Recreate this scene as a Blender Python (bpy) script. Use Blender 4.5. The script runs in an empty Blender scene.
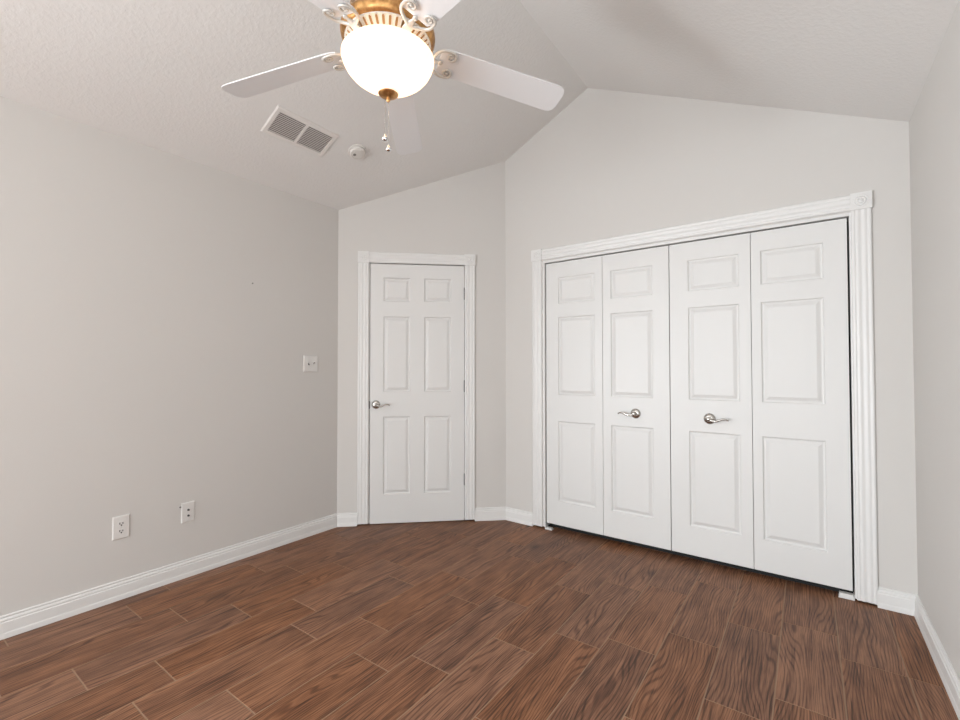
import bpy, bmesh, math, random
from mathutils import Vector, Matrix
random.seed(7)
C = bpy.context.scene.collection
PI = math.pi

# ------------------------------------------------------------------ camera
F_PX, YAW, PITCH, ROLL, CAM_H = 455.41, 0.62398, 0.01952, -0.00047, 1.2063
fwd = Vector((-math.sin(YAW) * math.cos(PITCH), math.cos(YAW) * math.cos(PITCH), math.sin(PITCH)))
rgt = Vector((math.cos(YAW), math.sin(YAW), 0))
upv = rgt.cross(fwd)
rgt, upv = rgt * math.cos(ROLL) + upv * math.sin(ROLL), upv * math.cos(ROLL) - rgt * math.sin(ROLL)
cd = bpy.data.cameras.new('camera')
cam = bpy.data.objects.new('camera', cd); C.objects.link(cam)
cd.sensor_fit = 'HORIZONTAL'; cd.sensor_width = 36.0; cd.lens = F_PX / 960 * 36.0
cd.clip_start = 0.02
M = Matrix.Identity(4)
for i in range(3):
    M[i][0], M[i][1], M[i][2] = rgt[i], upv[i], -fwd[i]
M[2][3] = CAM_H
cam.matrix_world = M
bpy.context.scene.camera = cam

# ------------------------------------------------------------------ world, added fill light, exposure
w = bpy.data.worlds.new('sky'); bpy.context.scene.world = w; w.use_nodes = True
bg = w.node_tree.nodes['Background']; bg.inputs[0].default_value = (0.80, 0.90, 1.0, 1); bg.inputs[1].default_value = 1.0

def area(name, loc, target, sx, sy, power, col):
    l = bpy.data.lights.new(name, 'AREA'); l.shape = 'RECTANGLE'; l.size = sx; l.size_y = sy
    l.energy = power; l.color = col
    o = bpy.data.objects.new(name, l); C.objects.link(o)
    o.location = loc
    o.rotation_euler = (Vector(target) - Vector(loc)).to_track_quat('-Z', 'Y').to_euler()
    return o
FILL_COL = (0.895, 0.955, 1.0)
# fill lights added outside made-up windows behind the camera: (wall, light centre, target, width, height, power)
area('fill_front_wide', (-1.90, -3.13, 1.00), (-1.90, 3, 1.00), 1.60, 1.80, 58, FILL_COL)
area('fill_front_narrow', (-0.25, -3.13, 1.00), (-0.25, 3, 1.00), 0.90, 1.80, 30, FILL_COL)
area('fill_left', (-3.08, -2.00, 1.10), (3, -2.00, 1.10), 1.50, 1.60, 232, FILL_COL)

vs = bpy.context.scene.view_settings
vs.view_transform = 'Standard'; vs.look = 'None'; vs.gamma = 1.0; vs.use_curve_mapping = False
vs.exposure = 0.21

# ------------------------------------------------------------------ room numbers (metres)
A, B, D, XC, YB = 2.94582, 0.42339, 3.10626, -1.9813, 2.21114
RX, ZL, ZR, ZRR, EC = -1.26914, 2.440, 3.2376, 2.4367, -0.01326
YF = -3.00                                   # wall behind the camera
T = 0.12                                     # wall thickness
def ceil_z(x):
    return ZL + (ZR - ZL) * (x + A) / (RX + A) if x <= RX else ZRR + (ZR - ZRR) * (B - x) / (B - RX)
def frame(o, th):
    """local x along the wall to the right, local z up, local y into the wall (the room is on -y)"""
    x = Vector(th).normalized(); z = Vector((0, 0, 1)); y = z.cross(x)
    m = Matrix.Identity(4)
    for i in range(3):
        m[i][0], m[i][1], m[i][2], m[i][3] = x[i], y[i], z[i], o[i]
    return m
ML = frame((-A, 0, 0), (0, 1, 0))
MD = frame((-A, YB, 0), (XC + A, D - YB, 0))
LD = math.hypot(XC + A, D - YB)
MC = frame((XC, D, 0), (1, EC, 0))
YRC = D + EC * (B - XC)
LC = math.hypot(B - XC, YRC - D)
MR = frame((B, YRC, 0), (0, -1, 0))
MF = frame((B, YF, 0), (-1, 0, 0))

# ------------------------------------------------------------------ materials
def nodes(name):
    m = bpy.data.materials.new(name); m.use_nodes = True
    nt = m.node_tree; b = nt.nodes['Principled BSDF']
    return m, nt, b
def simple(name, col, rough=0.5, metal=0.0, bump=0.0, bscale=200, coat=0.0):
    m, nt, b = nodes(name)
    b.inputs['Base Color'].default_value = (*col, 1); b.inputs['Roughness'].default_value = rough
    b.inputs['Metallic'].default_value = metal
    if coat: b.inputs['Coat Weight'].default_value = coat
    tc = nt.nodes.new('ShaderNodeTexCoord'); n = nt.nodes.new('ShaderNodeTexNoise')
    n.inputs['Scale'].default_value = bscale; n.inputs['Detail'].default_value = 3
    nt.links.new(tc.outputs['Object'], n.inputs['Vector'])
    bp = nt.nodes.new('ShaderNodeBump'); bp.inputs['Strength'].default_value = bump if bump else 0.02
    bp.inputs['Distance'].default_value = 0.001
    nt.links.new(n.outputs['Fac'], bp.inputs['Height']); nt.links.new(bp.outputs['Normal'], b.inputs['Normal'])
    return m
WALLC = (0.612, 0.588, 0.560)
m_wall = simple('wall_paint', WALLC, 0.75, bump=0.10, bscale=260)
m_trim = simple('white_semigloss', (0.725, 0.714, 0.697), 0.38, bump=0.004, bscale=120)
m_door = simple('door_white', (0.695, 0.685, 0.668), 0.42, bump=0.02, bscale=150)
m_plate = simple('plate_plastic', (0.70, 0.68, 0.655), 0.40)
m_vent = simple('vent_enamel', (0.74, 0.71, 0.68), 0.45)
m_dark = simple('dark_cavity', (0.012, 0.012, 0.012), 0.8)
m_black = simple('black_plastic', (0.03, 0.03, 0.03), 0.5)
m_slotdark = simple('duct_shade_button_grey', (0.19, 0.175, 0.158), 0.8)
m_gap_shade = simple('gap_shade', (0.02, 0.02, 0.02), 0.95)  # near-black colour put in for the shade behind the door gaps
m_nickel = simple('brushed_nickel', (0.50, 0.48, 0.45), 0.24, 1.0)
m_hinge = simple('hinge_metal', (0.075, 0.07, 0.065), 0.5, 0.4)
m_slot = simple('brass_slot', (0.30, 0.17, 0.07), 0.5, 0.4)
m_chrome = simple('chrome', (0.80, 0.80, 0.80), 0.10, 1.0)
m_blade = simple('blade_white', (0.755, 0.75, 0.755), 0.42, bump=0.03, bscale=60)
m_iron = simple('antique_white_metal', (0.60, 0.575, 0.53), 0.38, 0.25, bump=0.15, bscale=90)
m_iron_dark = simple('pewter_rub', (0.33, 0.31, 0.28), 0.40, 0.6)
m_jack = simple('jack_metal', (0.10, 0.10, 0.10), 0.4, 0.5)
m_nail = simple('nail_steel', (0.20, 0.19, 0.18), 0.5, 0.6)
m_sensor = simple('detector_plastic', (0.70, 0.675, 0.64), 0.5)

def brass_mat():
    m, nt, b = nodes('antique_brass')
    tc = nt.nodes.new('ShaderNodeTexCoord'); n = nt.nodes.new('ShaderNodeTexNoise')
    n.inputs['Scale'].default_value = 40; n.inputs['Detail'].default_value = 6
    cr = nt.nodes.new('ShaderNodeValToRGB')
    cr.color_ramp.elements[0].position = 0.3; cr.color_ramp.elements[0].color = (0.36, 0.17, 0.06, 1)
    cr.color_ramp.elements[1].position = 0.65; cr.color_ramp.elements[1].color = (0.74, 0.42, 0.17, 1)
    nt.links.new(tc.outputs['Object'], n.inputs['Vector']); nt.links.new(n.outputs['Fac'], cr.inputs['Fac'])
    nt.links.new(cr.outputs['Color'], b.inputs['Base Color'])
    b.inputs['Metallic'].default_value = 1.0; b.inputs['Roughness'].default_value = 0.32
    return m
m_brass = brass_mat()

def ceiling_mat():
    m, nt, b = nodes('ceiling_knockdown')
    b.inputs['Base Color'].default_value = (0.735, 0.718, 0.697, 1); b.inputs['Roughness'].default_value = 0.85
    tc = nt.nodes.new('ShaderNodeTexCoord')
    n1 = nt.nodes.new('ShaderNodeTexNoise'); n1.inputs['Scale'].default_value = 55; n1.inputs['Detail'].default_value = 4
    n1.inputs['Roughness'].default_value = 0.55
    v = nt.nodes.new('ShaderNodeTexVoronoi'); v.inputs['Scale'].default_value = 95; v.feature = 'SMOOTH_F1'
    mr = nt.nodes.new('ShaderNodeMapRange'); mr.inputs[1].default_value = 0.44; mr.inputs[2].default_value = 0.60
    ad = nt.nodes.new('ShaderNodeMath'); ad.operation = 'MULTIPLY_ADD'; ad.inputs[1].default_value = -0.35
    bp = nt.nodes.new('ShaderNodeBump'); bp.inputs['Strength'].default_value = 0.20; bp.inputs['Distance'].default_value = 0.003
    for t in (n1, v): nt.links.new(tc.outputs['Object'], t.inputs['Vector'])
    nt.links.new(n1.outputs['Fac'], mr.inputs[0])
    nt.links.new(v.outputs['Distance'], ad.inputs[0]); nt.links.new(mr.outputs[0], ad.inputs[2])
    nt.links.new(ad.outputs[0], bp.inputs['Height']); nt.links.new(bp.outputs['Normal'], b.inputs['Normal'])
    return m
m_ceil = ceiling_mat()

def floor_mat():
    m, nt, b = nodes('wood_look_tile')
    N = nt.nodes.new; L = nt.links.new
    uv = N('ShaderNodeUVMap'); uv.uv_map = 'plank'
    at = N('ShaderNodeAttribute'); at.attribute_name = 'tone'
    sep = N('ShaderNodeSeparateColor'); L(at.outputs['Color'], sep.inputs[0])
    # grain lines run along the plank; slow warps swing them into cathedral arches
    mw = N('ShaderNodeMapping'); mw.inputs['Scale'].default_value = (7.0, 1.3, 1); L(uv.outputs[0], mw.inputs[0])
    nw = N('ShaderNodeTexNoise'); nw.inputs['Scale'].default_value = 1.0; nw.inputs['Detail'].default_value = 1.5; nw.inputs['Roughness'].default_value = 0.4
    L(mw.outputs[0], nw.inputs['Vector'])
    sx = N('ShaderNodeSeparateXYZ'); L(uv.outputs[0], sx.inputs[0])
    ph = N('ShaderNodeMath'); ph.operation = 'MULTIPLY'; ph.inputs[1].default_value = 540.0; L(sx.outputs[0], ph.inputs[0])
    mul = N('ShaderNodeMath'); mul.operation = 'MULTIPLY_ADD'; mul.inputs[1].default_value = 105.0; L(nw.outputs['Fac'], mul.inputs[0]); L(ph.outputs[0], mul.inputs[2])
    sn = N('ShaderNodeMath'); sn.operation = 'SINE'; L(mul.outputs[0], sn.inputs[0])
    ring = N('ShaderNodeMapRange'); ring.inputs[1].default_value = -1; ring.inputs[2].default_value = -0.1; L(sn.outputs[0], ring.inputs[0])
    # fine straight fibre
    mf = N('ShaderNodeMapping'); mf.inputs['Scale'].default_value = (250.0, 8.0, 1); L(uv.outputs[0], mf.inputs[0])
    nf = N('ShaderNodeTexNoise'); nf.inputs['Scale'].default_value = 1.0; nf.inputs['Detail'].default_value = 5.0; nf.inputs['Roughness'].default_value = 0.65
    L(mf.outputs[0], nf.inputs['Vector'])
    mg = N('ShaderNodeMapping'); mg.inputs['Scale'].default_value = (42.0, 1.6, 1); L(uv.outputs[0], mg.inputs[0])
    ng = N('ShaderNodeTexNoise'); ng.inputs['Scale'].default_value = 1.0; ng.inputs['Detail'].default_value = 3.0
    L(mg.outputs[0], ng.inputs['Vector'])
    # broad smoky patches
    mb = N('ShaderNodeMapping'); mb.inputs['Scale'].default_value = (11.0, 4.5, 1); mb.inputs['Location'].default_value = (3.1, 7.7, 0); L(uv.outputs[0], mb.inputs[0])
    nb = N('ShaderNodeTexNoise'); nb.inputs['Scale'].default_value = 1.0; nb.inputs['Detail'].default_value = 4.0
    L(mb.outputs[0], nb.inputs['Vector'])
    # combine to a single value
    def madd(a, k, c):
        n = N('ShaderNodeMath'); n.operation = 'MULTIPLY_ADD'; n.inputs[1].default_value = k
        L(a, n.inputs[0])
        if isinstance(c, float): n.inputs[2].default_value = c
        else: L(c, n.inputs[2])
        return n.outputs[0]
    val = madd(ring.outputs[0], 0.27, -0.685)
    val = madd(nf.outputs['Fac'], 1.05, val)
    val = madd(ng.outputs['Fac'], 0.62, val)
    val = madd(nb.outputs['Fac'], 0.50, val)
    val = madd(sep.outputs[0], 0.10, val)
    # sparse dark pore streaks
    ms = N('ShaderNodeMapping'); ms.inputs['Scale'].default_value = (120.0, 3.2, 1); ms.inputs['Location'].default_value = (11.3, 4.1, 0); L(uv.outputs[0], ms.inputs[0])
    ns_ = N('ShaderNodeTexNoise'); ns_.inputs['Scale'].default_value = 1.0; ns_.inputs['Detail'].default_value = 2.5; ns_.inputs['Distortion'].default_value = 0.4
    L(ms.outputs[0], ns_.inputs['Vector'])
    pm = N('ShaderNodeMapRange'); pm.inputs[1].default_value = 0.55; pm.inputs[2].default_value = 0.66; L(ns_.outputs['Fac'], pm.inputs[0])
    val = madd(pm.outputs[0], -0.26, val)
    val = madd(sep.outputs[2], 0.06, val)
    cr = N('ShaderNodeValToRGB'); L(val, cr.inputs['Fac'])
    e = cr.color_ramp.elements
    e[0].position = 0.22; e[0].color = (0.050, 0.020, 0.010, 1)
    e[1].position = 0.92; e[1].color = (0.310, 0.138, 0.066, 1)
    k = cr.color_ramp.elements.new(0.44); k.color = (0.110, 0.043, 0.020, 1)
    k = cr.color_ramp.elements.new(0.64); k.color = (0.182, 0.075, 0.033, 1)
    # grey-brown charring in places, knots
    kn = N('ShaderNodeTexVoronoi'); kn.inputs['Scale'].default_value = 1.0
    mk = N('ShaderNodeMapping'); mk.inputs['Scale'].default_value = (4.2, 2.0, 1); L(uv.outputs[0], mk.inputs[0]); L(mk.outputs[0], kn.inputs['Vector'])
    km = N('ShaderNodeMapRange'); km.inputs[1].default_value = 0.02; km.inputs[2].default_value = 0.16; km.inputs[3].default_value = 1.3; km.inputs[4].default_value = 0.0
    L(kn.outputs['Distance'], km.inputs[0])
    kx = N('ShaderNodeMath'); kx.operation = 'MULTIPLY'; L(km.outputs[0], kx.inputs[0]); L(nf.outputs['Fac'], kx.inputs[1])
    mx = N('ShaderNodeMix'); mx.data_type = 'RGBA'; L(kx.outputs[0], mx.inputs['Factor']); L(cr.outputs['Color'], mx.inputs[6])
    mx.inputs[7].default_value = (0.035, 0.018, 0.012, 1)
    sm = N('ShaderNodeMapRange'); sm.inputs[1].default_value = 0.56; sm.inputs[2].default_value = 0.74; sm.inputs[3].default_value = 0.0; sm.inputs[4].default_value = 0.45
    L(nb.outputs['Fac'], sm.inputs[0])
    # hue: some planks redder, some greyer
    hs = N('ShaderNodeHueSaturation'); hs.inputs['Hue'].default_value = 0.5
    st = N('ShaderNodeMapRange'); st.inputs[3].default_value = 0.88; st.inputs[4].default_value = 1.0; L(sep.outputs[1], st.inputs[0]); L(st.outputs[0], hs.inputs['Saturation'])
    L(mx.outputs[2], hs.inputs['Color'])
    L(hs.outputs['Color'], b.inputs['Base Color'])
    rr = N('ShaderNodeMapRange'); b.inputs['Specular IOR Level'].default_value = 0.22; rr.inputs[3].default_value = 0.36; rr.inputs[4].default_value = 0.52; L(nf.outputs['Fac'], rr.inputs[0]); L(rr.outputs[0], b.inputs['Roughness'])
    bp = N('ShaderNodeBump'); bp.inputs['Strength'].default_value = 0.18; bp.inputs['Distance'].default_value = 0.0012
    L(val, bp.inputs['Height']); L(bp.outputs['Normal'], b.inputs['Normal'])
    return m
m_floor = floor_mat()
m_grout = simple('grout', (0.30, 0.195, 0.125), 0.9, bump=0.2, bscale=300)

def bowl_mat():
    m, nt, b = nodes('lit_alabaster_glass')
    nt.nodes.remove(b); N = nt.nodes.new; L = nt.links.new
    out = nt.nodes['Material Output']
    tc = N('ShaderNodeTexCoord'); n = N('ShaderNodeTexNoise'); n.inputs['Scale'].default_value = 9; n.inputs['Detail'].default_value = 4; n.inputs['Distortion'].default_value = 1.2
    L(tc.outputs['Object'], n.inputs['Vector'])
    cr = N('ShaderNodeValToRGB'); cr.color_ramp.elements[0].color = (0.95, 0.78, 0.62, 1); cr.color_ramp.elements[1].color = (1.0, 0.87, 0.72, 1)
    cr.color_ramp.elements[0].position = 0.3; cr.color_ramp.elements[1].position = 0.6
    L(n.outputs['Fac'], cr.inputs['Fac'])
    tr = N('ShaderNodeBsdfTranslucent'); L(cr.outputs['Color'], tr.inputs['Color'])
    df = N('ShaderNodeBsdfDiffuse'); df.inputs['Color'].default_value = (0.80, 0.74, 0.66, 1)
    gl = N('ShaderNodeBsdfGlossy'); gl.inputs['Roughness'].default_value = 0.25
    em = N('ShaderNodeEmission'); L(cr.outputs['Color'], em.inputs['Color']); em.inputs['Strength'].default_value = BOWL_GLOW
    m1 = N('ShaderNodeMixShader'); m1.inputs[0].default_value = 0.35; L(tr.outputs[0], m1.inputs[1]); L(df.outputs[0], m1.inputs[2])
    m2 = N('ShaderNodeMixShader'); m2.inputs[0].default_value = 0.04; L(m1.outputs[0], m2.inputs[1]); L(gl.outputs[0], m2.inputs[2])
    ad = N('ShaderNodeAddShader'); L(m2.outputs[0], ad.inputs[0]); L(em.outputs[0], ad.inputs[1])
    L(ad.outputs[0], out.inputs['Surface'])
    return m
BOWL_GLOW, BULB_W = 0.55, 0.42
m_bowl = bowl_mat()

# ------------------------------------------------------------------ mesh helpers
def obj(name, bm, mats, parent=None, mw=None, smooth=None, bevel=0.0):
    me = bpy.data.meshes.new(name)
    bmesh.ops.recalc_face_normals(bm, faces=bm.faces)
    bm.to_mesh(me); bm.free()
    for m in (mats if isinstance(mats, (list, tuple)) else [mats]): me.materials.append(m)
    o = bpy.data.objects.new(name, me); C.objects.link(o)
    if parent is not None: o.parent = parent
    if mw is not None: o.matrix_local = mw
    if smooth:
        for p in me.polygons: p.use_smooth = True
        bm2 = bmesh.new(); bm2.from_mesh(me)
        for e in bm2.edges:
            if len(e.link_faces) == 2 and e.calc_face_angle(0) > math.radians(smooth): e.smooth = False
        bm2.to_mesh(me); bm2.free()
    if bevel:
        b = o.modifiers.new('bevel', 'BEVEL'); b.width = bevel; b.segments = 2; b.limit_method = 'ANGLE'; b.angle_limit = math.radians(40)
    return o
def tag(o, label=None, cat=None, group=None, kind=None):
    if label: o['label'] = label
    if cat: o['category'] = cat
    if group: o['group'] = group
    if kind: o['kind'] = kind
    return o
def empty(name, mw, label, cat, group=None, kind=None):
    o = bpy.data.objects.new(name, None); C.objects.link(o); o.matrix_world = mw
    o.empty_display_size = 0.1
    return tag(o, label, cat, group, kind)
def box(bm, x0, x1, y0, y1, z0, z1, mi=0):
    v = [bm.verts.new(p) for p in ((x0,y0,z0),(x1,y0,z0),(x1,y1,z0),(x0,y1,z0),(x0,y0,z1),(x1,y0,z1),(x1,y1,z1),(x0,y1,z1))]
    for f in ((0,3,2,1),(4,5,6,7),(0,1,5,4),(1,2,6,5),(2,3,7,6),(3,0,4,7)):
        bm.faces.new([v[i] for i in f]).material_index = mi
def prism(bm, poly, y0, y1):
    """polygon in local x,z pushed from y0 to y1"""
    a = [bm.verts.new((x, y0, z)) for x, z in poly]; b = [bm.verts.new((x, y1, z)) for x, z in poly]
    bm.faces.new(a); bm.faces.new(b[::-1])
    n = len(poly)
    for i in range(n): bm.faces.new((a[i], b[i], b[(i+1) % n], a[(i+1) % n]))
def lathe(bm, prof, n=48, mat=None, closed=False):
    """prof: (r, h) about local z"""
    rings = []
    for r, h in prof:
        if r < 1e-6: rings.append([bm.verts.new((0, 0, h))])
        else: rings.append([bm.verts.new((r*math.cos(2*PI*k/n), r*math.sin(2*PI*k/n), h)) for k in range(n)])
    pairs = list(zip(rings, rings[1:]))
    if closed: pairs.append((rings[-1], rings[0]))
    for a, b in pairs:
        for k in range(n):
            j = (k+1) % n
            if len(a) == 1 and len(b) == 1: continue
            if len(a) == 1: bm.faces.new((a[0], b[k], b[j]))
            elif len(b) == 1: bm.faces.new((a[k], b[0], a[j]))
            else: bm.faces.new((a[k], b[k], b[j], a[j]))
    if mat is not None:
        vs_ = [v for r in rings for v in r]
        for v in vs_: v.co = mat @ v.co
def tube(bm, pts, rad, n=10, flat=1.0, up=(0, 0, 1)):
    """swept tube; rad a number or list; flat scales the section along up"""
    pts = [Vector(p) for p in pts]; up = Vector(up); rings = []
    for i, p in enumerate(pts):
        d = (pts[min(i+1, len(pts)-1)] - pts[max(i-1, 0)]).normalized()
        s = d.cross(up)
        if s.length < 1e-5: s = d.cross(Vector((1, 0.1, 0)))
        s.normalize(); u = s.cross(d).normalized()
        r = rad[i] if isinstance(rad, (list, tuple)) else rad
        rings.append([bm.verts.new(p + s*r*math.cos(2*PI*k/n) + u*r*flat*math.sin(2*PI*k/n)) for k in range(n)])
    for a, b in zip(rings, rings[1:]):
        for k in range(n): bm.faces.new((a[k], a[(k+1) % n], b[(k+1) % n], b[k]))
    bm.faces.new(rings[0][::-1]); bm.faces.new(rings[-1])
def sphere(bm, c, r, sx=1, sy=1, sz=1, n=16):
    m = Matrix.Translation(c) @ Matrix.Diagonal((r*sx, r*sy, r*sz, 1))
    bmesh.ops.create_uvsphere(bm, u_segments=n, v_segments=max(8, n*2//3), radius=1.0, matrix=m)
def spline(pts, k=8):
    """Catmull-Rom through the points"""
    P = [Vector(p) for p in pts]; P = [P[0]*2-P[1]] + P + [P[-1]*2-P[-2]]; out = []
    for i in range(1, len(P)-2):
        a, b, c, d = P[i-1:i+3]
        for j in range(k):
            t = j/k
            out.append(0.5*((2*b)+(c-a)*t+(2*a-5*b+4*c-d)*t*t+(3*b-a-3*c+d)*t**3))
    out.append(P[-2]); return out

# ------------------------------------------------------------------ floor
def build_floor():
    bm = bmesh.new(); uvl = bm.loops.layers.uv.new('plank'); col = bm.loops.layers.float_color.new('tone')
    PW, PL, G = 0.2096, 0.622, 0.0019
    x_first = 0.095
    first = {0: 2.007, 1: 1.853, 2: 1.597, 3: 2.010, 4: 1.914, 5: 1.717, 6: 1.410, 7: 1.280, 8: 0.852, 9: 0.622, 10: 0.762, 11: 0.547, 12: 0.970, 13: 0.850, 14: 1.05}
    ch = 0.0016
    for row in range(-2, 15):
        x1 = x_first - row*PW; x0 = x1 - PW
        y = first.get(row, 1.2)
        while y > YF - 0.1: y -= PL
        while y < D + 0.9:
            xa, xb, ya, yb = x0+G, x1-G, y+G, y+PL-G
            top = [bm.verts.new(p) for p in ((xa+ch, ya+ch, 0), (xb-ch, ya+ch, 0), (xb-ch, yb-ch, 0), (xa+ch, yb-ch, 0))]
            low = [bm.verts.new(p) for p in ((xa, ya, -0.0014), (xb, ya, -0.0014), (xb, yb, -0.0014), (xa, yb, -0.0014))]
            fs = [bm.faces.new(top)] + [bm.faces.new((low[i], low[(i+1) % 4], top[(i+1) % 4], top[i])) for i in range(4)]
            ox, oy = random.uniform(0, 50), random.uniform(0, 50)
            c = (random.random(), random.random(), random.random(), 1)
            flip = random.choice((-1, 1))
            for f in fs:
                for l in f.loops:
                    l[uvl].uv = (ox + (l.vert.co.x - x0), oy + flip*(l.vert.co.y - y)); l[col] = c
            y += PL
    n0 = len(bm.faces)
    box(bm, -A-0.2, B+0.2, YF-0.2, D+0.9, -0.08, -0.0012, 1)
    me_o = obj('floor', bm, [m_floor, m_grout])
    return tag(me_o, 'brown wood-look plank tile floor with thin tan joints', 'floor', kind='structure')
build_floor()

# ------------------------------------------------------------------ walls
def wall(name, mw, polys, label):
    bm = bmesh.new()
    for p in polys: prism(bm, p, 0, T)
    return tag(obj(name, bm, m_wall, mw=mw), label, 'wall', kind='structure')
def holed(s0, s1, zt, o0, o1, oz0, oz1):
    return [[(s0, 0), (o0, 0), (o0, zt), (s0, zt)], [(o1, 0), (s1, 0), (s1, zt), (o1, zt)], [(o0, 0), (o1, 0), (o1, oz0), (o0, oz0)], [(o0, oz1), (o1, oz1), (o1, zt), (o0, zt)]]
wall('wall_left', ML, holed(YF-0.1, YB+0.04, ZL+.05, -2.76, -1.24, 0.28, 1.92), 'long pale grey wall left of the narrow door')  # opening added for the left fill light
def dz(s): return ceil_z((MD @ Vector((s, 0, 0))).x)
def cz(s): return ceil_z((MC @ Vector((s, 0, 0))).x)
DO0, DO1, DOT = 0.2335, 0.9905, 2.040          # doorway
wall('wall_diagonal', MD, [[(-0.03, 0), (.151, 0), (.151, .014), (DO0, .014), (DO0, dz(DO0)+.06), (-0.03, dz(0)+.05)],
                           [(DO1, .014), (1.065, .014), (1.065, 0), (LD+0.03, 0), (LD+0.03, dz(LD)+.07), (DO1, dz(DO1)+.06)],
                           [(DO0, DOT), (DO1, DOT), (DO1, dz(DO1)+.06), (DO0, dz(DO0)+.06)]], 'short angled grey wall around the narrow six panel door')
CO0, CO1, COT = 0.350, 2.172, 2.019            # closet opening
SR = (RX - XC)
wall('wall_rear', MC, [[(-0.03, 0), (.2545, 0), (.2545, .014), (CO0, .014), (CO0, cz(CO0)+.06), (-0.03, cz(0)+.05)],
                       [(CO1, .014), (2.2535, .014), (2.2535, 0), (LC+0.04, 0), (LC+0.04, cz(LC)+.05), (CO1, cz(CO1)+.06)],
                       [(CO0, COT), (CO1, COT), (CO1, cz(CO1)+.06), (SR, ZR+.06), (CO0, cz(CO0)+.06)]], 'grey gable wall around the wide folding closet doors')
LR = YRC - YF
wall('wall_right', MR, [[(-0.04, 0), (LR+0.1, 0), (LR+0.1, ZRR+.05), (-0.04, ZRR+.05)]], 'grey wall at the right edge beside the closet')
# wall behind the camera, with two openings added for the fill lights
WF = A + B
def wz(s): return ceil_z(B - s)
W1 = (B+1.10, B+2.70); W2 = (B-0.20, B+0.70); WZ = (0.08, 1.92)
fr = WF - (RX + A)
wall('wall_front', MF, [[(-0.1, 0), (W2[0], 0), (W2[0], wz(W2[0])+.05), (-0.1, ZRR+.04)],
                        [(W2[0], 0), (W2[1], 0), (W2[1], WZ[0]), (W2[0], WZ[0])],
                        [(W2[0], WZ[1]), (W2[1], WZ[1]), (W2[1], wz(W2[1])+.05), (W2[0], wz(W2[0])+.05)],
                        [(W2[1], 0), (W1[0], 0), (W1[0], wz(W1[0])+.05), (W2[1], wz(W2[1])+.05)],
                        [(W1[0], 0), (W1[1], 0), (W1[1], WZ[0]), (W1[0], WZ[0])],
                        [(W1[0], WZ[1]), (W1[1], WZ[1]), (W1[1], wz(W1[1])+.05), (fr, ZR+.05), (W1[0], wz(W1[0])+.05)],
                        [(W1[1], 0), (WF+0.1, 0), (WF+0.1, ZL+.04), (W1[1], wz(W1[1])+.05)]], 'grey wall with added fill windows behind the viewpoint')
for i, (fm, a, b, z0_, z1_) in enumerate(((MF, *W1, *WZ), (MF, *W2, *WZ), (ML, -2.76, -1.24, 0.28, 1.92))):  # unseen frames added around the fill light openings
    bm = bmesh.new(); fw = 0.05
    box(bm, a, a+fw, 0.02, 0.08, z0_, z1_); box(bm, b-fw, b, 0.02, 0.08, z0_, z1_)
    box(bm, a+fw, b-fw, 0.02, 0.08, z0_, z0_+fw); box(bm, a+fw, b-fw, 0.02, 0.08, z1_-fw, z1_)
    box(bm, a+fw, b-fw, 0.03, 0.07, (z0_+z1_)/2-.02, (z0_+z1_)/2+.02)
    tag(obj('fill_window_%d' % (i+1), bm, m_trim, mw=fm), ('wide', 'narrow', 'left wall')[i] + ' white framed opening added behind the viewpoint for fill light', 'fill_window', kind='structure')

# ------------------------------------------------------------------ ceiling
bm = bmesh.new()
y0, y1 = YF-0.1, D+0.15
for (xa, za, xb, zb) in ((-A-0.05, ZL-0.05*(ZR-ZL)/(RX+A), RX, ZR), (RX, ZR, B+0.05, ZRR-0.05*(ZR-ZRR)/(B-RX))):
    v = [bm.verts.new(p) for p in ((xa,y0,za),(xb,y0,zb),(xb,y1,zb),(xa,y1,za),(xa,y0,za+.1),(xb,y0,zb+.1),(xb,y1,zb+.1),(xa,y1,za+.1))]
    for f in ((0,3,2,1),(4,5,6,7),(0,1,5,4),(1,2,6,5),(2,3,7,6),(3,0,4,7)): bm.faces.new([v[i] for i in f])
tag(obj('ceiling', bm, m_ceil), 'vaulted textured off-white ceiling with a central ridge', 'ceiling', kind='structure')

# ------------------------------------------------------------------ closet interior, coloured near-black as the shade in the door gaps
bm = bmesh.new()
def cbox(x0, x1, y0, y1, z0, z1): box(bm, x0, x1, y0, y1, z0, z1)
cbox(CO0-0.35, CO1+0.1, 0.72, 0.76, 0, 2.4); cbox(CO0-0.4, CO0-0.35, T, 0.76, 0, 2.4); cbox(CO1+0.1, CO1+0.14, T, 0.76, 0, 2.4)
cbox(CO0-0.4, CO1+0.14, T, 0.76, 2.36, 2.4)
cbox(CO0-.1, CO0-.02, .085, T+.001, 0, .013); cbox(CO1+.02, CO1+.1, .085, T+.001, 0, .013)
cbox(CO0-.35, CO1+.1, .074, .72, -.001, .014)  # near-black floor sheet paints the shade under the closet doors
tag(obj('wall_closet', bm, m_gap_shade, mw=MC), 'closet inside painted near-black as shade behind the folding doors', 'wall', kind='structure')

# near-black sheet added behind the narrow door to keep its gaps dark
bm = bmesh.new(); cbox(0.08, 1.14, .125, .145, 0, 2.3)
tag(obj('wall_backing', bm, m_gap_shade, mw=MD), 'added dark backing sheet behind the narrow door', 'wall', kind='structure')

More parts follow.
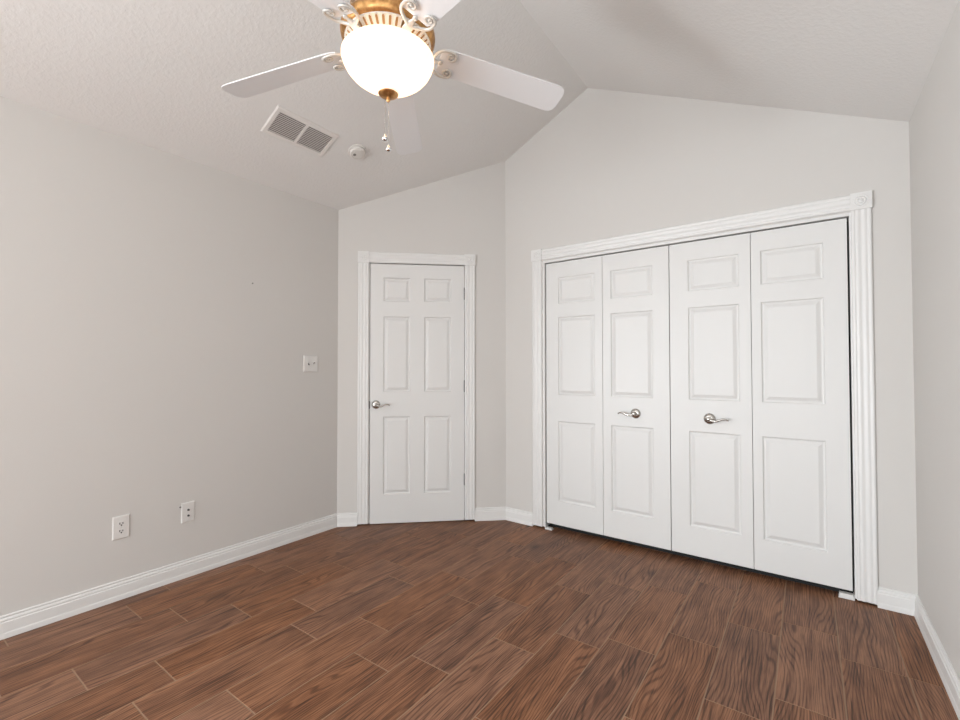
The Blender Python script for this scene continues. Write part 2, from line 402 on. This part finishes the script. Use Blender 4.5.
# ------------------------------------------------------------------ baseboards
BBP = [(0, .101), (.0045, .101), (.0075, .098), (.0080, .0945), (.0062, .0915), (.0062, .0895), (.0100, .0860), (.0118, .0800), (.0104, .0745), (.0128, .0715), (.0135, .0690), (.0135, .0260), (.0155, .0210), (.0172, .0040), (.0172, 0), (0, 0)]
def baseboard(name, mw, s0, s1, a0, a1, label):
    """a0,a1: interior corner angle in degrees at each end, None for a square end"""
    bm = bmesh.new(); ends = []
    for s, a, sg in ((s0, a0, 1), (s1, a1, -1)):
        k = 0 if a is None else 1/math.tan(math.radians(a)/2)
        ends.append([bm.verts.new((s + sg*k*o, -o, z)) for o, z in BBP])
    n = len(BBP)
    for i in range(n): bm.faces.new((ends[0][i], ends[0][(i+1) % n], ends[1][(i+1) % n], ends[1][i]))
    bm.faces.new(ends[0]); bm.faces.new(ends[1][::-1])
    return tag(obj(name, bm, m_trim, mw=mw), label, 'baseboard', kind='structure')
baseboard('baseboard_left', ML, YF, YB, None, 135, 'white baseboard along the long left wall')
baseboard('baseboard_diagonal', MD, 0, 0.152, 135, None, 'short white baseboard left of the narrow door')
baseboard('baseboard_diagonal', MD, 1.064, LD, None, 135, 'short white baseboard between the narrow door and the wall angle')
baseboard('baseboard_rear', MC, 0, 0.254, 135, None, 'short white baseboard left of the closet')
baseboard('baseboard_rear', MC, 2.254, LC, None, 90, 'short white baseboard right of the closet')
baseboard('baseboard_right', MR, 0, LR, 90, None, 'white baseboard along the right wall')

# ------------------------------------------------------------------ casings
CW = 0.083
CP = [(0, 0), (0, .0100), (.003, .0135), (.012, .0150), (.014, .0115), (.018, .0105), (.022, .0140), (.030, .0160), (.034, .0120), (.0385, .0105), (.043, .0105), (.0475, .0120), (.0515, .0160), (.060, .0140), (.064, .0105), (.068, .0115), (.071, .0150), (.080, .0135), (.083, .0100), (.083, 0)]
CP = [(u, .0115 + (o-.0115)*.62 if o > .0104 else o) for u, o in CP]
def casing_vertical(bm, s0, z0, z1):
    a = [bm.verts.new((s0+u, -o, z0)) for u, o in CP]; b = [bm.verts.new((s0+u, -o, z1)) for u, o in CP]
    n = len(CP)
    for i in range(n): bm.faces.new((a[i], a[(i+1) % n], b[(i+1) % n], b[i]))
    bm.faces.new(a); bm.faces.new(b[::-1])
def casing_head(bm, z0, s0, s1):
    a = [bm.verts.new((s0, -o, z0+u)) for u, o in CP]; b = [bm.verts.new((s1, -o, z0+u)) for u, o in CP]
    n = len(CP)
    for i in range(n): bm.faces.new((a[i], a[(i+1) % n], b[(i+1) % n], b[i]))
    bm.faces.new(a); bm.faces.new(b[::-1])
def rosette(bm, sc, zc, sz):
    box(bm, sc-sz/2, sc+sz/2, -0.020, 0, zc-sz/2, zc+sz/2)
    m = Matrix.Translation((sc, -0.0195, zc)) @ Matrix.Rotation(PI/2, 4, 'X')
    lathe(bm, [(0, .0065), (.005, .0060), (.008, .0035), (.0105, .0020), (.0130, .0045), (.0165, .0062), (.0205, .0050), (.0235, .0015), (.0255, .0035), (.0290, .0045), (.0325, .0030), (.0335, -.001)], 32, m)
def trim_set(name, mw, sl, sr, ztop, open0, open1, opent, depth, label):
    t = empty(name, mw, label, 'trim', kind='structure')
    rs = 0.0875
    zc = ztop - rs/2
    zb = ztop - rs
    for s in (sl, sr - CW):
        bm = bmesh.new(); casing_vertical(bm, s, 0.0125, zb)
        obj('side_casing', bm, m_trim, t, smooth=50)
        bm = bmesh.new(); rosette(bm, s + CW/2, zc, rs)
        obj('corner_block', bm, m_trim, t, smooth=40)
    bm = bmesh.new(); casing_head(bm, zc - CW/2, sl + CW/2 + rs/2, sr - CW/2 - rs/2)
    obj('head_casing', bm, m_trim, t, smooth=50)
    # jamb lining the opening
    bm = bmesh.new(); j = 0.016
    box(bm, open0-j, open0, -0.001, depth, 0.0125, opent); box(bm, open1, open1+j, -0.001, depth, 0.0125, opent)
    box(bm, open0-j, open1+j, -0.001, depth, opent, opent+j)
    obj('jamb', bm, m_trim, t)
    return t
trim_set('trim_1', MD, 0.1525, 1.066, 2.122, 0.2405, 0.9845, 2.0365, T, 'white fluted casing with corner blocks around the narrow six panel door')
trim_set('trim_2', MC, 0.253, 2.257, 2.1225, 0.3565, 2.1665, 2.014, T, 'wide white fluted casing with corner blocks around the folding closet doors')

# ------------------------------------------------------------------ doors
PROF = [(0, 0), (.0020, .0048), (.0055, .0080), (.0105, .0092), (.0150, .0086), (.0320, .0016), (.0345, .0010)]
def door_slab(bm, x0, x1, z0, z1, yf, th, panels):
    """moulded slab; front at y=yf facing the room (-y); panels are (xa, xb, za, zb)"""
    xs = sorted({x0, x1, *[p[0] for p in panels], *[p[1] for p in panels]})
    zs = sorted({z0, z1, *[p[2] for p in panels], *[p[3] for p in panels]})
    V = {(i, k): bm.verts.new((x, yf, z)) for i, x in enumerate(xs) for k, z in enumerate(zs)}
    pset = {(xs.index(p[0]), zs.index(p[2])): p for p in panels}
    for i in range(len(xs)-1):
        for k in range(len(zs)-1):
            q = [V[i, k], V[i+1, k], V[i+1, k+1], V[i, k+1]]
            if (i, k) not in pset: bm.faces.new(q); continue
            xa, xb, za, zb = pset[i, k]; prev = q
            for ins, dp in PROF[1:]:
                cur = [bm.verts.new(c) for c in ((xa+ins, yf+dp, za+ins), (xb-ins, yf+dp, za+ins), (xb-ins, yf+dp, zb-ins), (xa+ins, yf+dp, zb-ins))]
                for m_ in range(4): bm.faces.new((prev[m_], prev[(m_+1) % 4], cur[(m_+1) % 4], cur[m_]))
                prev = cur
            bm.faces.new(prev)
    bk = [bm.verts.new(c) for c in ((x0, yf+th, z0), (x1, yf+th, z0), (x1, yf+th, z1), (x0, yf+th, z1))]
    bm.faces.new(bk[::-1])
    nx, nz = len(xs)-1, len(zs)-1
    bm.faces.new([V[i, 0] for i in range(nx+1)] + [bk[1], bk[0]])
    bm.faces.new([V[i, nz] for i in range(nx, -1, -1)] + [bk[3], bk[2]])
    bm.faces.new([V[0, k] for k in range(nz, -1, -1)] + [bk[0], bk[3]])
    bm.faces.new([V[nx, k] for k in range(nz+1)] + [bk[2], bk[1]])
def handle(parent, s, z, yf, sign):
    """round rose with a wave lever reaching towards sign*x"""
    bm = bmesh.new()
    m = Matrix.Translation((s, yf, z)) @ Matrix.Rotation(PI/2, 4, 'X')
    lathe(bm, [(0, 0), (.0325, 0), (.0335, .003), (.0325, .006), (.027, .0105), (.018, .0135), (.0125, .0145), (.0115, .020), (.0115, .034), (.0135, .038), (.0135, .048), (.010, .052), (0, .053)], 40, m)
    h = obj('door_handle', bm, m_nickel, parent, smooth=45); h['label'] = 'brushed nickel lever handle'
    bm = bmesh.new()
    P = spline([(s+sign*x, yf-y, z+zz) for x, y, zz in ((0, .044, -.001), (.020, .045, -.008), (.040, .046, -.0095), (.060, .0455, -.003), (.078, .044, .0035), (.095, .042, .003), (.108, .040, -.004))], 6)
    n = len(P); rad = [0.0088 - 0.0048*(i/(n-1)) for i in range(n)]
    tube(bm, P, rad, 12, 0.8, up=(0, 1, 0))
    obj('lever', bm, m_nickel, h, smooth=60)
    return h
# narrow six-panel door in the angled wall
d1 = empty('door_1', MD, 'narrow white six panel door in the angled corner wall', 'door', kind='structure')
yf = 0.004
pc = [(0.346, 0.5525), (0.6635, 0.8755)]; pr = [(1.737, 1.923), (1.026, 1.618), (0.229, 0.834)]
bm = bmesh.new(); door_slab(bm, 0.2440, 0.9800, 0.006, 2.0305, yf, 0.035, [(a, b, c, d) for a, b in pc for c, d in pr])
obj('door_slab', bm, m_door, d1)
for zc in (1.807, 1.070, 0.330):
    bm = bmesh.new()
    m = Matrix.Translation((0.9828, -0.0045, zc-0.045))
    lathe(bm, [(0, -.004), (.0035, -.002), (.0058, 0), (.0058, .0295), (.0052, .030), (.0058, .0305), (.0058, .0595), (.0052, .060), (.0058, .0605), (.0058, .090), (.0035, .092), (0, .094)], 14, m)
    hg = obj('hinge', bm, m_hinge, d1, smooth=40); hg['label'] = 'dull metal hinge knuckle'
handle(d1, 0.291, 0.928, yf, 1)
bm = bmesh.new(); box(bm, 0.2380, 0.2442, -0.0028, 0.03, 0.898, 0.958)
sp = obj('latch_plate', bm, m_hinge, d1); sp['label'] = 'small dark latch plate at the door edge'
# folding closet doors: two hinged pairs
ye, zb_, zt_ = 0.012, 0.043, 2.0065
rows = [(1.695, 1.893), (1.012, 1.593), (0.222, 0.816)]
leafs = [(0.3635, 0.8065, 0.463, 0.752), (0.8095, 1.2555, 0.868, 1.152), (1.2605, 1.7125, 1.370, 1.652), (1.7155, 2.1575, 1.7635, 2.055)]
for pi_, (name, lab) in enumerate((('door_2', 'left pair of white folding closet doors'), ('door_3', 'right pair of white folding closet doors'))):
    dd = empty(name, MC, lab, 'closet door', kind='structure')
    for li in (2*pi_, 2*pi_+1):
        x0, x1, pa, pb = leafs[li]
        bm = bmesh.new(); door_slab(bm, x0, x1, zb_, zt_, ye, 0.035, [(pa, pb, a, b) for a, b in rows])
        obj('door_leaf', bm, m_door, dd)
    handle(dd, (1.037, 1.488)[pi_], (0.906, 0.900)[pi_], ye, (-1, 1)[pi_])
# top track in the dark slot and floor pivot brackets
bm = bmesh.new(); box(bm, CO0+.012, CO1-.012, 0.028, 0.056, 2.0085, 2.0135)
tag(obj('trim_3', bm, m_black, mw=MC), 'dark folding door track above the closet doors', 'trim', kind='structure')
for s0, s1, yy0, lab in ((2.098, 2.165, 0.0, 'white pivot bracket on the floor under the right end of the closet doors'), (0.3600, 0.415, -0.012, 'white pivot bracket on the floor under the left end of the closet doors')):
    b_ = empty('pivot_bracket', MC @ Matrix.Translation((s0, yy0, 0)), lab, 'bracket', 'closet door floor brackets')
    bm = bmesh.new(); wd = s1 - s0
    box(bm, 0, wd, 0, 0.04, 0, 0.004); box(bm, wd-.003, wd, 0, 0.04, .004, 0.030) if s0 > 1 else box(bm, 0, .003, 0, 0.04, .004, 0.03)
    obj('base_plate', bm, m_trim, b_)
    bm = bmesh.new(); box(bm, 0.004, wd-.004, 0.003, 0.036, 0.004, 0.024 if s0 > 1 else 0.012)
    obj('pivot_block', bm, m_trim, b_, bevel=0.002)

# ------------------------------------------------------------------ wall plates
def plate_mesh(w_, h_, t=0.006):
    bm = bmesh.new(); i = 0.005
    a = [bm.verts.new(c) for c in ((-w_/2, 0, -h_/2), (w_/2, 0, -h_/2), (w_/2, 0, h_/2), (-w_/2, 0, h_/2))]
    b = [bm.verts.new((v.co.x, -t*0.55, v.co.z)) for v in a]
    c = [bm.verts.new((v.co.x - math.copysign(i, v.co.x), -t, v.co.z - math.copysign(i, v.co.z))) for v in a]
    for p, q in ((a, b), (b, c)):
        for k in range(4): bm.faces.new((p[k], p[(k+1) % 4], q[(k+1) % 4], q[k]))
    bm.faces.new(c); bm.faces.new(a[::-1])
    return bm
def screw(parent, x, z, y=-0.006):
    bm = bmesh.new(); m = Matrix.Translation((x, y, z)) @ Matrix.Rotation(PI/2, 4, 'X')
    lathe(bm, [(.0032, -.001), (.0032, .0006), (.0022, .0012), (0, .0013)], 14, m)
    obj('screw', bm, m_plate, parent, smooth=40)
# duplex outlet
o_ = empty('power_outlet', ML @ Matrix.Translation((0.8545, 0, 0.374)), 'cream duplex power outlet low on the left wall, nearer the photo edge', 'outlet')
obj('cover_plate', plate_mesh(0.075, 0.120), m_plate, o_)
for zc in (0.0195, -0.0195):
    bm = bmesh.new(); poly = []
    for k in range(24):
        t = 2*PI*k/24; poly.append((0.0172*math.cos(t), max(-0.0125, min(0.0125, 0.0172*math.sin(t)))))
    prism(bm, [(x, z+zc) for x, z in poly], -0.0078, -0.005)
    r_ = obj('receptacle', bm, m_plate, o_)
    bm = bmesh.new()
    box(bm, -0.0086, -0.0050, -0.0084, -0.0070, zc-0.003, zc+0.0075); box(bm, 0.0048, 0.0080, -0.0084, -0.0070, zc-0.002, zc+0.0070)
    m = Matrix.Translation((0, -0.0082, zc-0.0072)) @ Matrix.Rotation(PI/2, 4, 'X')
    lathe(bm, [(0, 0), (.0036, 0), (.0036, -.001), (0, -.001)], 12, m)
    obj('slots', bm, m_black, r_)
screw(o_, 0, 0)
# jack plate with two round sockets
o_ = empty('jack_plate', ML @ Matrix.Translation((1.1735, 0, 0.373)), 'white wall plate with two dark round jacks, nearer the narrow door', 'jack plate')
obj('cover_plate', plate_mesh(0.070, 0.115), m_plate, o_)
for zc in (0.013, -0.020):
    bm = bmesh.new(); m = Matrix.Translation((0.001, -0.0055, zc)) @ Matrix.Rotation(PI/2, 4, 'X')
    lathe(bm, [(0, 0.004), (.0026, .004), (.0030, .0075), (.0046, .0075), (.0052, .0060), (.0060, .0015), (.0064, 0), (0, 0)], 18, m)
    obj('jack', bm, m_jack, o_, smooth=40)
screw(o_, 0, 0.042); screw(o_, 0, -0.042)
# two-gang light switch
o_ = empty('light_switch', ML @ Matrix.Translation((1.974, 0, 1.2445)), 'cream double light switch plate at mid height beside the narrow door', 'light switch')
obj('cover_plate', plate_mesh(0.115, 0.118, 0.007), m_plate, o_)
for sx, up_ in ((-0.0225, -1), (0.0225, 1)):
    bm = bmesh.new(); box(bm, sx-0.0055, sx+0.0055, -0.0078, -0.006, -0.0125, 0.0125)
    obj('switch_surround', bm, m_plate, o_)
    bm = bmesh.new()
    P = [(sx, -0.005, 0), (sx, -0.012, up_*0.004), (sx, -0.019, up_*0.009)]
    tube(bm, P, [0.0048, 0.0044, 0.0036], 10, 1.0, up=(1, 0, 0))
    tg = obj('toggle', bm, m_hinge if sx < 0 else m_iron_dark, o_, smooth=50)
    tg['label'] = 'dark toggle' if sx < 0 else 'grey toggle'
    screw(o_, sx, 0.030, -0.007); screw(o_, sx, -0.030, -0.007)
# nails left in the wall
for (yy, zz, lab) in ((1.539, 1.766, 'small nail high on the bare left wall'), (1.131, 0.411, 'tiny nail in the wall just left of the jack plate')):
    bm = bmesh.new(); m = Matrix.Rotation(PI/2, 4, 'X')
    lathe(bm, [(0, .010), (.0042, .0096), (.0050, .0085), (.0046, .007), (.0018, .0065), (.0018, -.01), (0, -.01)], 12, m)
    tag(obj('wall_nail', bm, m_nail, mw=ML @ Matrix.Translation((yy, 0, zz)), smooth=40), lab, 'nail')

# ------------------------------------------------------------------ things on the left ceiling slope
sl = (ZR - ZL) / (RX + A); L_ = math.hypot(1, sl)
def slope_frame(x, y):
    m = Matrix.Identity(4); ax = Vector((0, 1, 0)); ay = Vector((-sl, 0, 1))/L_; az = ax.cross(ay)
    o = Vector((x, y, ceil_z(x)))
    for i in range(3): m[i][0], m[i][1], m[i][2], m[i][3] = ax[i], ay[i], az[i], o[i]
    return m
v_ = empty('ceiling_vent', slope_frame(-2.5013, 1.602), 'white louvred air vent on the left ceiling slope', 'vent')
VW, VH, VB = 0.412, 0.206, 0.027
bm = bmesh.new()
xa, xb, za, zb = -VW/2, VW/2, -VH/2, VH/2
def ringbox(bm, x0, x1, z0, z1):
    """bevelled frame bar"""
    box(bm, x0, x1, -0.006, 0, z0, z1)
o1 = [(xa, za), (xb, za), (xb, zb), (xa, zb)]; i1 = [(xa+VB, za+VB), (xb-VB, za+VB), (xb-VB, zb-VB), (xa+VB, zb-VB)]
def loop(bm, pts, y): return [bm.verts.new((x, y, z)) for x, z in pts]
def inset(pts, d): return [(x - math.copysign(d, x), z - math.copysign(d, z)) for x, z in pts]
l0 = loop(bm, o1, 0); l1 = loop(bm, o1, -0.003); l2 = loop(bm, inset(o1, 0.006), -0.008); l3 = loop(bm, i1, -0.008); l4 = loop(bm, i1, 0.0)
for p, q in ((l0, l1), (l1, l2), (l2, l3), (l3, l4)):
    for k in range(4): bm.faces.new((p[k], p[(k+1) % 4], q[(k+1) % 4], q[k]))
box(bm, -0.008, 0.008, -0.0078, -0.001, za+VB, zb-VB)
obj('frame', bm, m_vent, v_)
bm = bmesh.new(); box(bm, xa+VB-.002, xb-VB+.002, -0.0012, -0.0004, za+VB-.002, zb-VB+.002)  # flat dark sheet stands in for the shaded duct between the louvres
dk = obj('duct_shade', bm, m_slotdark, v_); dk['label'] = 'dark sheet painted as shade behind the louvres'
ns = 13
for side in (-1, 1):
    for k in range(ns):
        zc = za + VB + (k+0.5)*(VH-2*VB)/ns
        x0, x1 = (xa+VB, -0.008) if side < 0 else (0.008, xb-VB)
        bm = bmesh.new()
        pr_ = [(-0.0078, zc+0.0046), (-0.0070, zc+0.0052), (-0.0026, zc-0.0030), (-0.0034, zc-0.0036)]
        a = [bm.verts.new((x0, y, z)) for y, z in pr_]; b = [bm.verts.new((x1, y, z)) for y, z in pr_]
        for q in range(4): bm.faces.new((a[q], a[(q+1) % 4], b[(q+1) % 4], b[q]))
        bm.faces.new(a); bm.faces.new(b[::-1])
        obj('louvre', bm, m_vent, v_)
for sx in (xa+0.012, xb-0.012):
    bm = bmesh.new(); m = Matrix.Translation((sx, -0.008, 0)) @ Matrix.Rotation(PI/2, 4, 'X')
    lathe(bm, [(.004, -.001), (.0038, .001), (.002, .0018), (0, .002)], 14, m)
    obj('screw', bm, m_vent, v_, smooth=40)
# smoke detector
s_ = empty('smoke_detector', slope_frame(-2.4504, 1.985), 'round white smoke detector on the ceiling beside the vent', 'smoke detector')
RXm = Matrix.Rotation(PI/2, 4, 'X')
bm = bmesh.new(); lathe(bm, [(0, 0), (.0600, 0), (.0610, .004), (.0600, .009), (.0550, .011), (0, .011)], 48, RXm)
obj('base_ring', bm, m_sensor, s_, smooth=35)
bm = bmesh.new(); lathe(bm, [(.0500, .010), (.0530, .013), (.0530, .021), (.0500, .026), (.0420, .029), (.0400, .0265), (.0370, .0265), (.0355, .029), (.0250, .030), (0, .0305)], 48, RXm)
obj('cover', bm, m_sensor, s_, smooth=35)
bm = bmesh.new(); lathe(bm, [(.0095, .029), (.0095, .0325), (.0080, .0335), (0, .0335)], 20, Matrix.Translation((-0.020, 0, -0.014)) @ RXm)
bt = obj('test_button', bm, m_slotdark, s_, smooth=35); bt['label'] = 'small grey test button'

# ------------------------------------------------------------------ ceiling fan
FX, FY = RX, 1.173
fan = empty('ceiling_fan', Matrix.Translation((FX, FY, 0)), 'white five blade ceiling fan with brass motor and lit glass bowl', 'ceiling fan')
ZB = 2.431                                       # blade plane
# canopy + downrod (above the frame)
bm = bmesh.new(); lathe(bm, [(0, ZR-.005), (.075, ZR-.045), (.074, ZR-.075), (.060, ZR-.105), (.030, ZR-.125), (.018, ZR-.13), (0, ZR-.13)], 40)
obj('canopy', bm, m_brass, fan, smooth=45)
bm = bmesh.new(); lathe(bm, [(.0125, ZR-.12), (.0125, 2.64)], 20)
obj('downrod', bm, m_brass, fan, smooth=45)
# motor housing
bm = bmesh.new()
lathe(bm, [(0, 2.67), (.028, 2.67), (.032, 2.655), (.060, 2.640), (.105, 2.620), (.132, 2.590), (.140, 2.555), (.140, 2.520), (.146, 2.510), (.146, 2.500), (.152, 2.492), (.166, 2.482), (.174, 2.470), (.1755, 2.458), (.1735, 2.446), (.168, 2.437), (.160, 2.431), (.122, 2.406), (.119, 2.400), (.116, 2.396), (.090, 2.396), (.088, 2.375), (0, 2.375)], 72)
hous = obj('motor_housing', bm, m_brass, fan, smooth=35); hous['label'] = 'antique brass motor housing'
# cream vent band with slots around the conical underside
d_ = Vector((0.160-0.122, 0, 2.431-2.406)).normalized(); nn = Vector((d_.z, 0, -d_.x))
bm = bmesh.new(); c0 = Vector((0.122, 0, 2.406))
lathe(bm, [((c0+d_*u+nn*o).x, (c0+d_*u+nn*o).z) for u, o in ((-.001, .0), (-.001, .0026), (.0015, .0034), (.004, .0024), (.0395, .0024), (.0415, .0034), (.044, .0022), (.0445, 0))], 96)
def cone(R_, u, tt, off): return R_ @ (c0 + d_*u + Vector((0, tt, 0)) + nn*off)
def oval(R_, hw, u0, u1, off, n=6):
    P = [cone(R_, u1 + hw*math.sin(PI*q/n), hw*math.cos(PI*q/n), off) for q in range(n+1)]
    return P + [cone(R_, u0 - hw*math.sin(PI*q/n), -hw*math.cos(PI*q/n), off) for q in range(n+1)]
slots = bmesh.new()
for k in range(40):
    R_ = Matrix.Rotation(2*PI*(k+0.5)/40, 4, 'Z')
    L4 = [[bm.verts.new(p) for p in oval(R_, hw, 0.0115, 0.0330, off)] for hw, off in ((.0068, .0022), (.0064, .0046), (.0048, .0046), (.0044, .0026))]
    for p, q in zip(L4, L4[1:]):
        for i in range(len(p)): bm.faces.new((p[i], p[(i+1) % len(p)], q[(i+1) % len(p)], q[i]))
    A_ = [slots.verts.new(p) for p in oval(R_, .0045, 0.0115, 0.0330, .0027)]; B_ = [slots.verts.new(p) for p in oval(R_, .0045, 0.0115, 0.0330, .0022)]
    slots.faces.new(A_); slots.faces.new(B_[::-1])
    for i in range(len(A_)): slots.faces.new((A_[i], B_[i], B_[(i+1) % len(A_)], A_[(i+1) % len(A_)]))
vb = obj('vent_band', bm, m_iron, hous, smooth=40); vb['label'] = 'cream fluted band under the motor'
vsl = obj('vent_slots', slots, m_slot, hous); vsl['label'] = 'brown vent slots'
# light kit: fitter pan, bowl, bulbs, finial
bm = bmesh.new(); lathe(bm, [(0, 2.392), (.118, 2.392), (.122, 2.386), (.118, 2.380), (.060, 2.378), (.055, 2.34), (0, 2.34)], 56)
obj('light_fitter', bm, m_brass, fan, smooth=40)
bm = bmesh.new(); lathe(bm, [(0, 2.34), (.006, 2.34), (.006, 2.268), (0, 2.268)], 12)
obj('centre_rod', bm, m_brass, fan, smooth=40)
outer = [(.1640, 2.3770), (.1685, 2.3765), (.1715, 2.3730), (.1715, 2.3670), (.1695, 2.3600), (.1655, 2.3490), (.1560, 2.3310), (.1410, 2.3130), (.1220, 2.2975), (.1010, 2.2850), (.0810, 2.2755), (.0640, 2.2660), (.0510, 2.2555), (.0420, 2.2450), (.0370, 2.2390)]
inner = [(max(r-.0035, .030), z+.0032) for r, z in reversed(outer[1:])]
bm = bmesh.new(); lathe(bm, outer + inner, 64, closed=True)
bw = obj('glass_bowl', bm, m_bowl, fan, smooth=60); bw['label'] = 'lit cream alabaster glass bowl'
for k in range(2):
    a_ = YAW + PI*k
    l = bpy.data.lights.new('bulb', 'POINT'); l.energy = BULB_W; l.shadow_soft_size = 0.022; l.color = (1.0, 0.88, 0.74)
    lo = bpy.data.objects.new('bulb', l); C.objects.link(lo); lo.parent = fan
    lo.location = (0.055*math.cos(a_), 0.055*math.sin(a_), 2.292)
bm = bmesh.new(); lathe(bm, [(0, 2.256), (.020, 2.256), (.0365, 2.2475), (.0385, 2.2430), (.0360, 2.2370), (.0260, 2.2310), (.0130, 2.2275), (.0075, 2.2255), (.0060, 2.2210), (.0075, 2.2170), (.0060, 2.2120), (.0020, 2.2080), (0, 2.2075)], 36)
fi = obj('finial', bm, m_brass, fan, smooth=45); fi['label'] = 'antique brass finial cap under the bowl'
# pull chains
for (dx, dy, z0, z1, kr) in ((-0.024, 0.006, 2.240, 2.092, .0130), (0.002, 0.000, 2.212, 2.042, .0125)):
    bm = bmesh.new(); nb_ = int((z0-z1)/0.0042)
    tube(bm, [(dx, dy, z0), (dx, dy, z1)], 0.0007, 6)
    for i in range(nb_): 
        bmesh.ops.create_icosphere(bm, subdivisions=1, radius=0.0016, matrix=Matrix.Translation((dx, dy, z0 - 0.0042*i)))
    ch_ = obj('pull_chain', bm, m_nickel, fan, smooth=60)
    bm = bmesh.new()
    lathe(bm, [(0, z1+.006), (.003, z1+.005), (.004, z1), (.008, z1-.004), (kr, z1-.011), (kr*.92, z1-.017), (kr*.55, z1-.021), (0, z1-.022)], 20, Matrix.Translation((dx, dy, 0)))
    obj('pull_knob', bm, m_chrome, ch_, smooth=45)
# blades and scrolled irons
RB, R0 = 0.7385, 0.198
def blade_outline():
    P = []
    half = [(R0, .0500), (R0+.022, .0585), (.26, .0605), (.50, .0655), (.690, .0692), (.707, .0680), (.721, .0620), (.731, .0500), (.7365, .0300)]
    P = [(x, y) for x, y in half] + [(x, -y) for x, y in reversed(half)]
    return P
def volute(c, r0, turns, start, hand, n=26, z=0.0):
    out = []
    for i in range(n+1):
        t = i/n; r = r0*(1-t)**0.9 + 0.0025*t
        a = start + hand*turns*2*PI*t
        out.append((c[0] + r*math.cos(a), c[1] + r*math.sin(a), z))
    return out
PITCHB, DROOP = math.radians(-12.5), math.radians(5.3)
for k in range(5):
    ang = math.radians(56 + 72*k)
    mb = Matrix.Translation((0, 0, ZB)) @ Matrix.Rotation(ang, 4, 'Z') @ Matrix.Rotation(DROOP, 4, 'Y') @ Matrix.Rotation(PITCHB, 4, 'X')
    bm = bmesh.new(); O = blade_outline()
    a = [bm.verts.new((x, y, 0)) for x, y in O]; b = [bm.verts.new((x, y, 0.0045)) for x, y in O]
    bm.faces.new(a[::-1]); bm.faces.new(b); n_ = len(O)
    for i in range(n_): bm.faces.new((a[i], a[(i+1) % n_], b[(i+1) % n_], b[i]))
    bl = obj('blade', bm, m_blade, fan, mw=mb, bevel=0.001)
    # iron: stem from the housing, then two C-scrolls under the blade root
    bm = bmesh.new()
    stem = spline([(.104, 0, -.022), (.130, 0, -.023), (.156, 0, -.019), (.178, 0, -.011), (.200, 0, -.007)], 5)
    tube(bm, stem, [0.012 + 0.005*math.sin(PI*i/(len(stem)-1)) - 0.008*max(0, i/(len(stem)-1) - 0.6)/0.4 for i in range(len(stem))], 12, 0.45)
    sphere(bm, (.203, 0, -.008), .0095, sz=0.6, n=14)
    for q in (-1, 1):
        lead = [(.158, 0, -.019), (.170, q*.012, -.014), (.178, q*.031, -.0095), (.192, q*.049, -.0080), (.212, q*.0585, -.0080)]
        c1 = volute((.238, q*.0370), .0215, 1.45, q*PI*0.5, -q, z=-.0080)
        P = spline(lead + [c1[0]], 6)[:-1] + [Vector(p) for p in c1]
        m_ = len(P); tube(bm, P, [0.0078 - 0.0044*(i/(m_-1)) for i in range(m_)], 10, 0.8)
        sphere(bm, (.238, q*.0370, -.0075), .0050, n=12)
    ir = obj('blade_bracket', bm, m_iron, bl, smooth=60); ir['label'] = 'cream scrolled metal blade bracket'
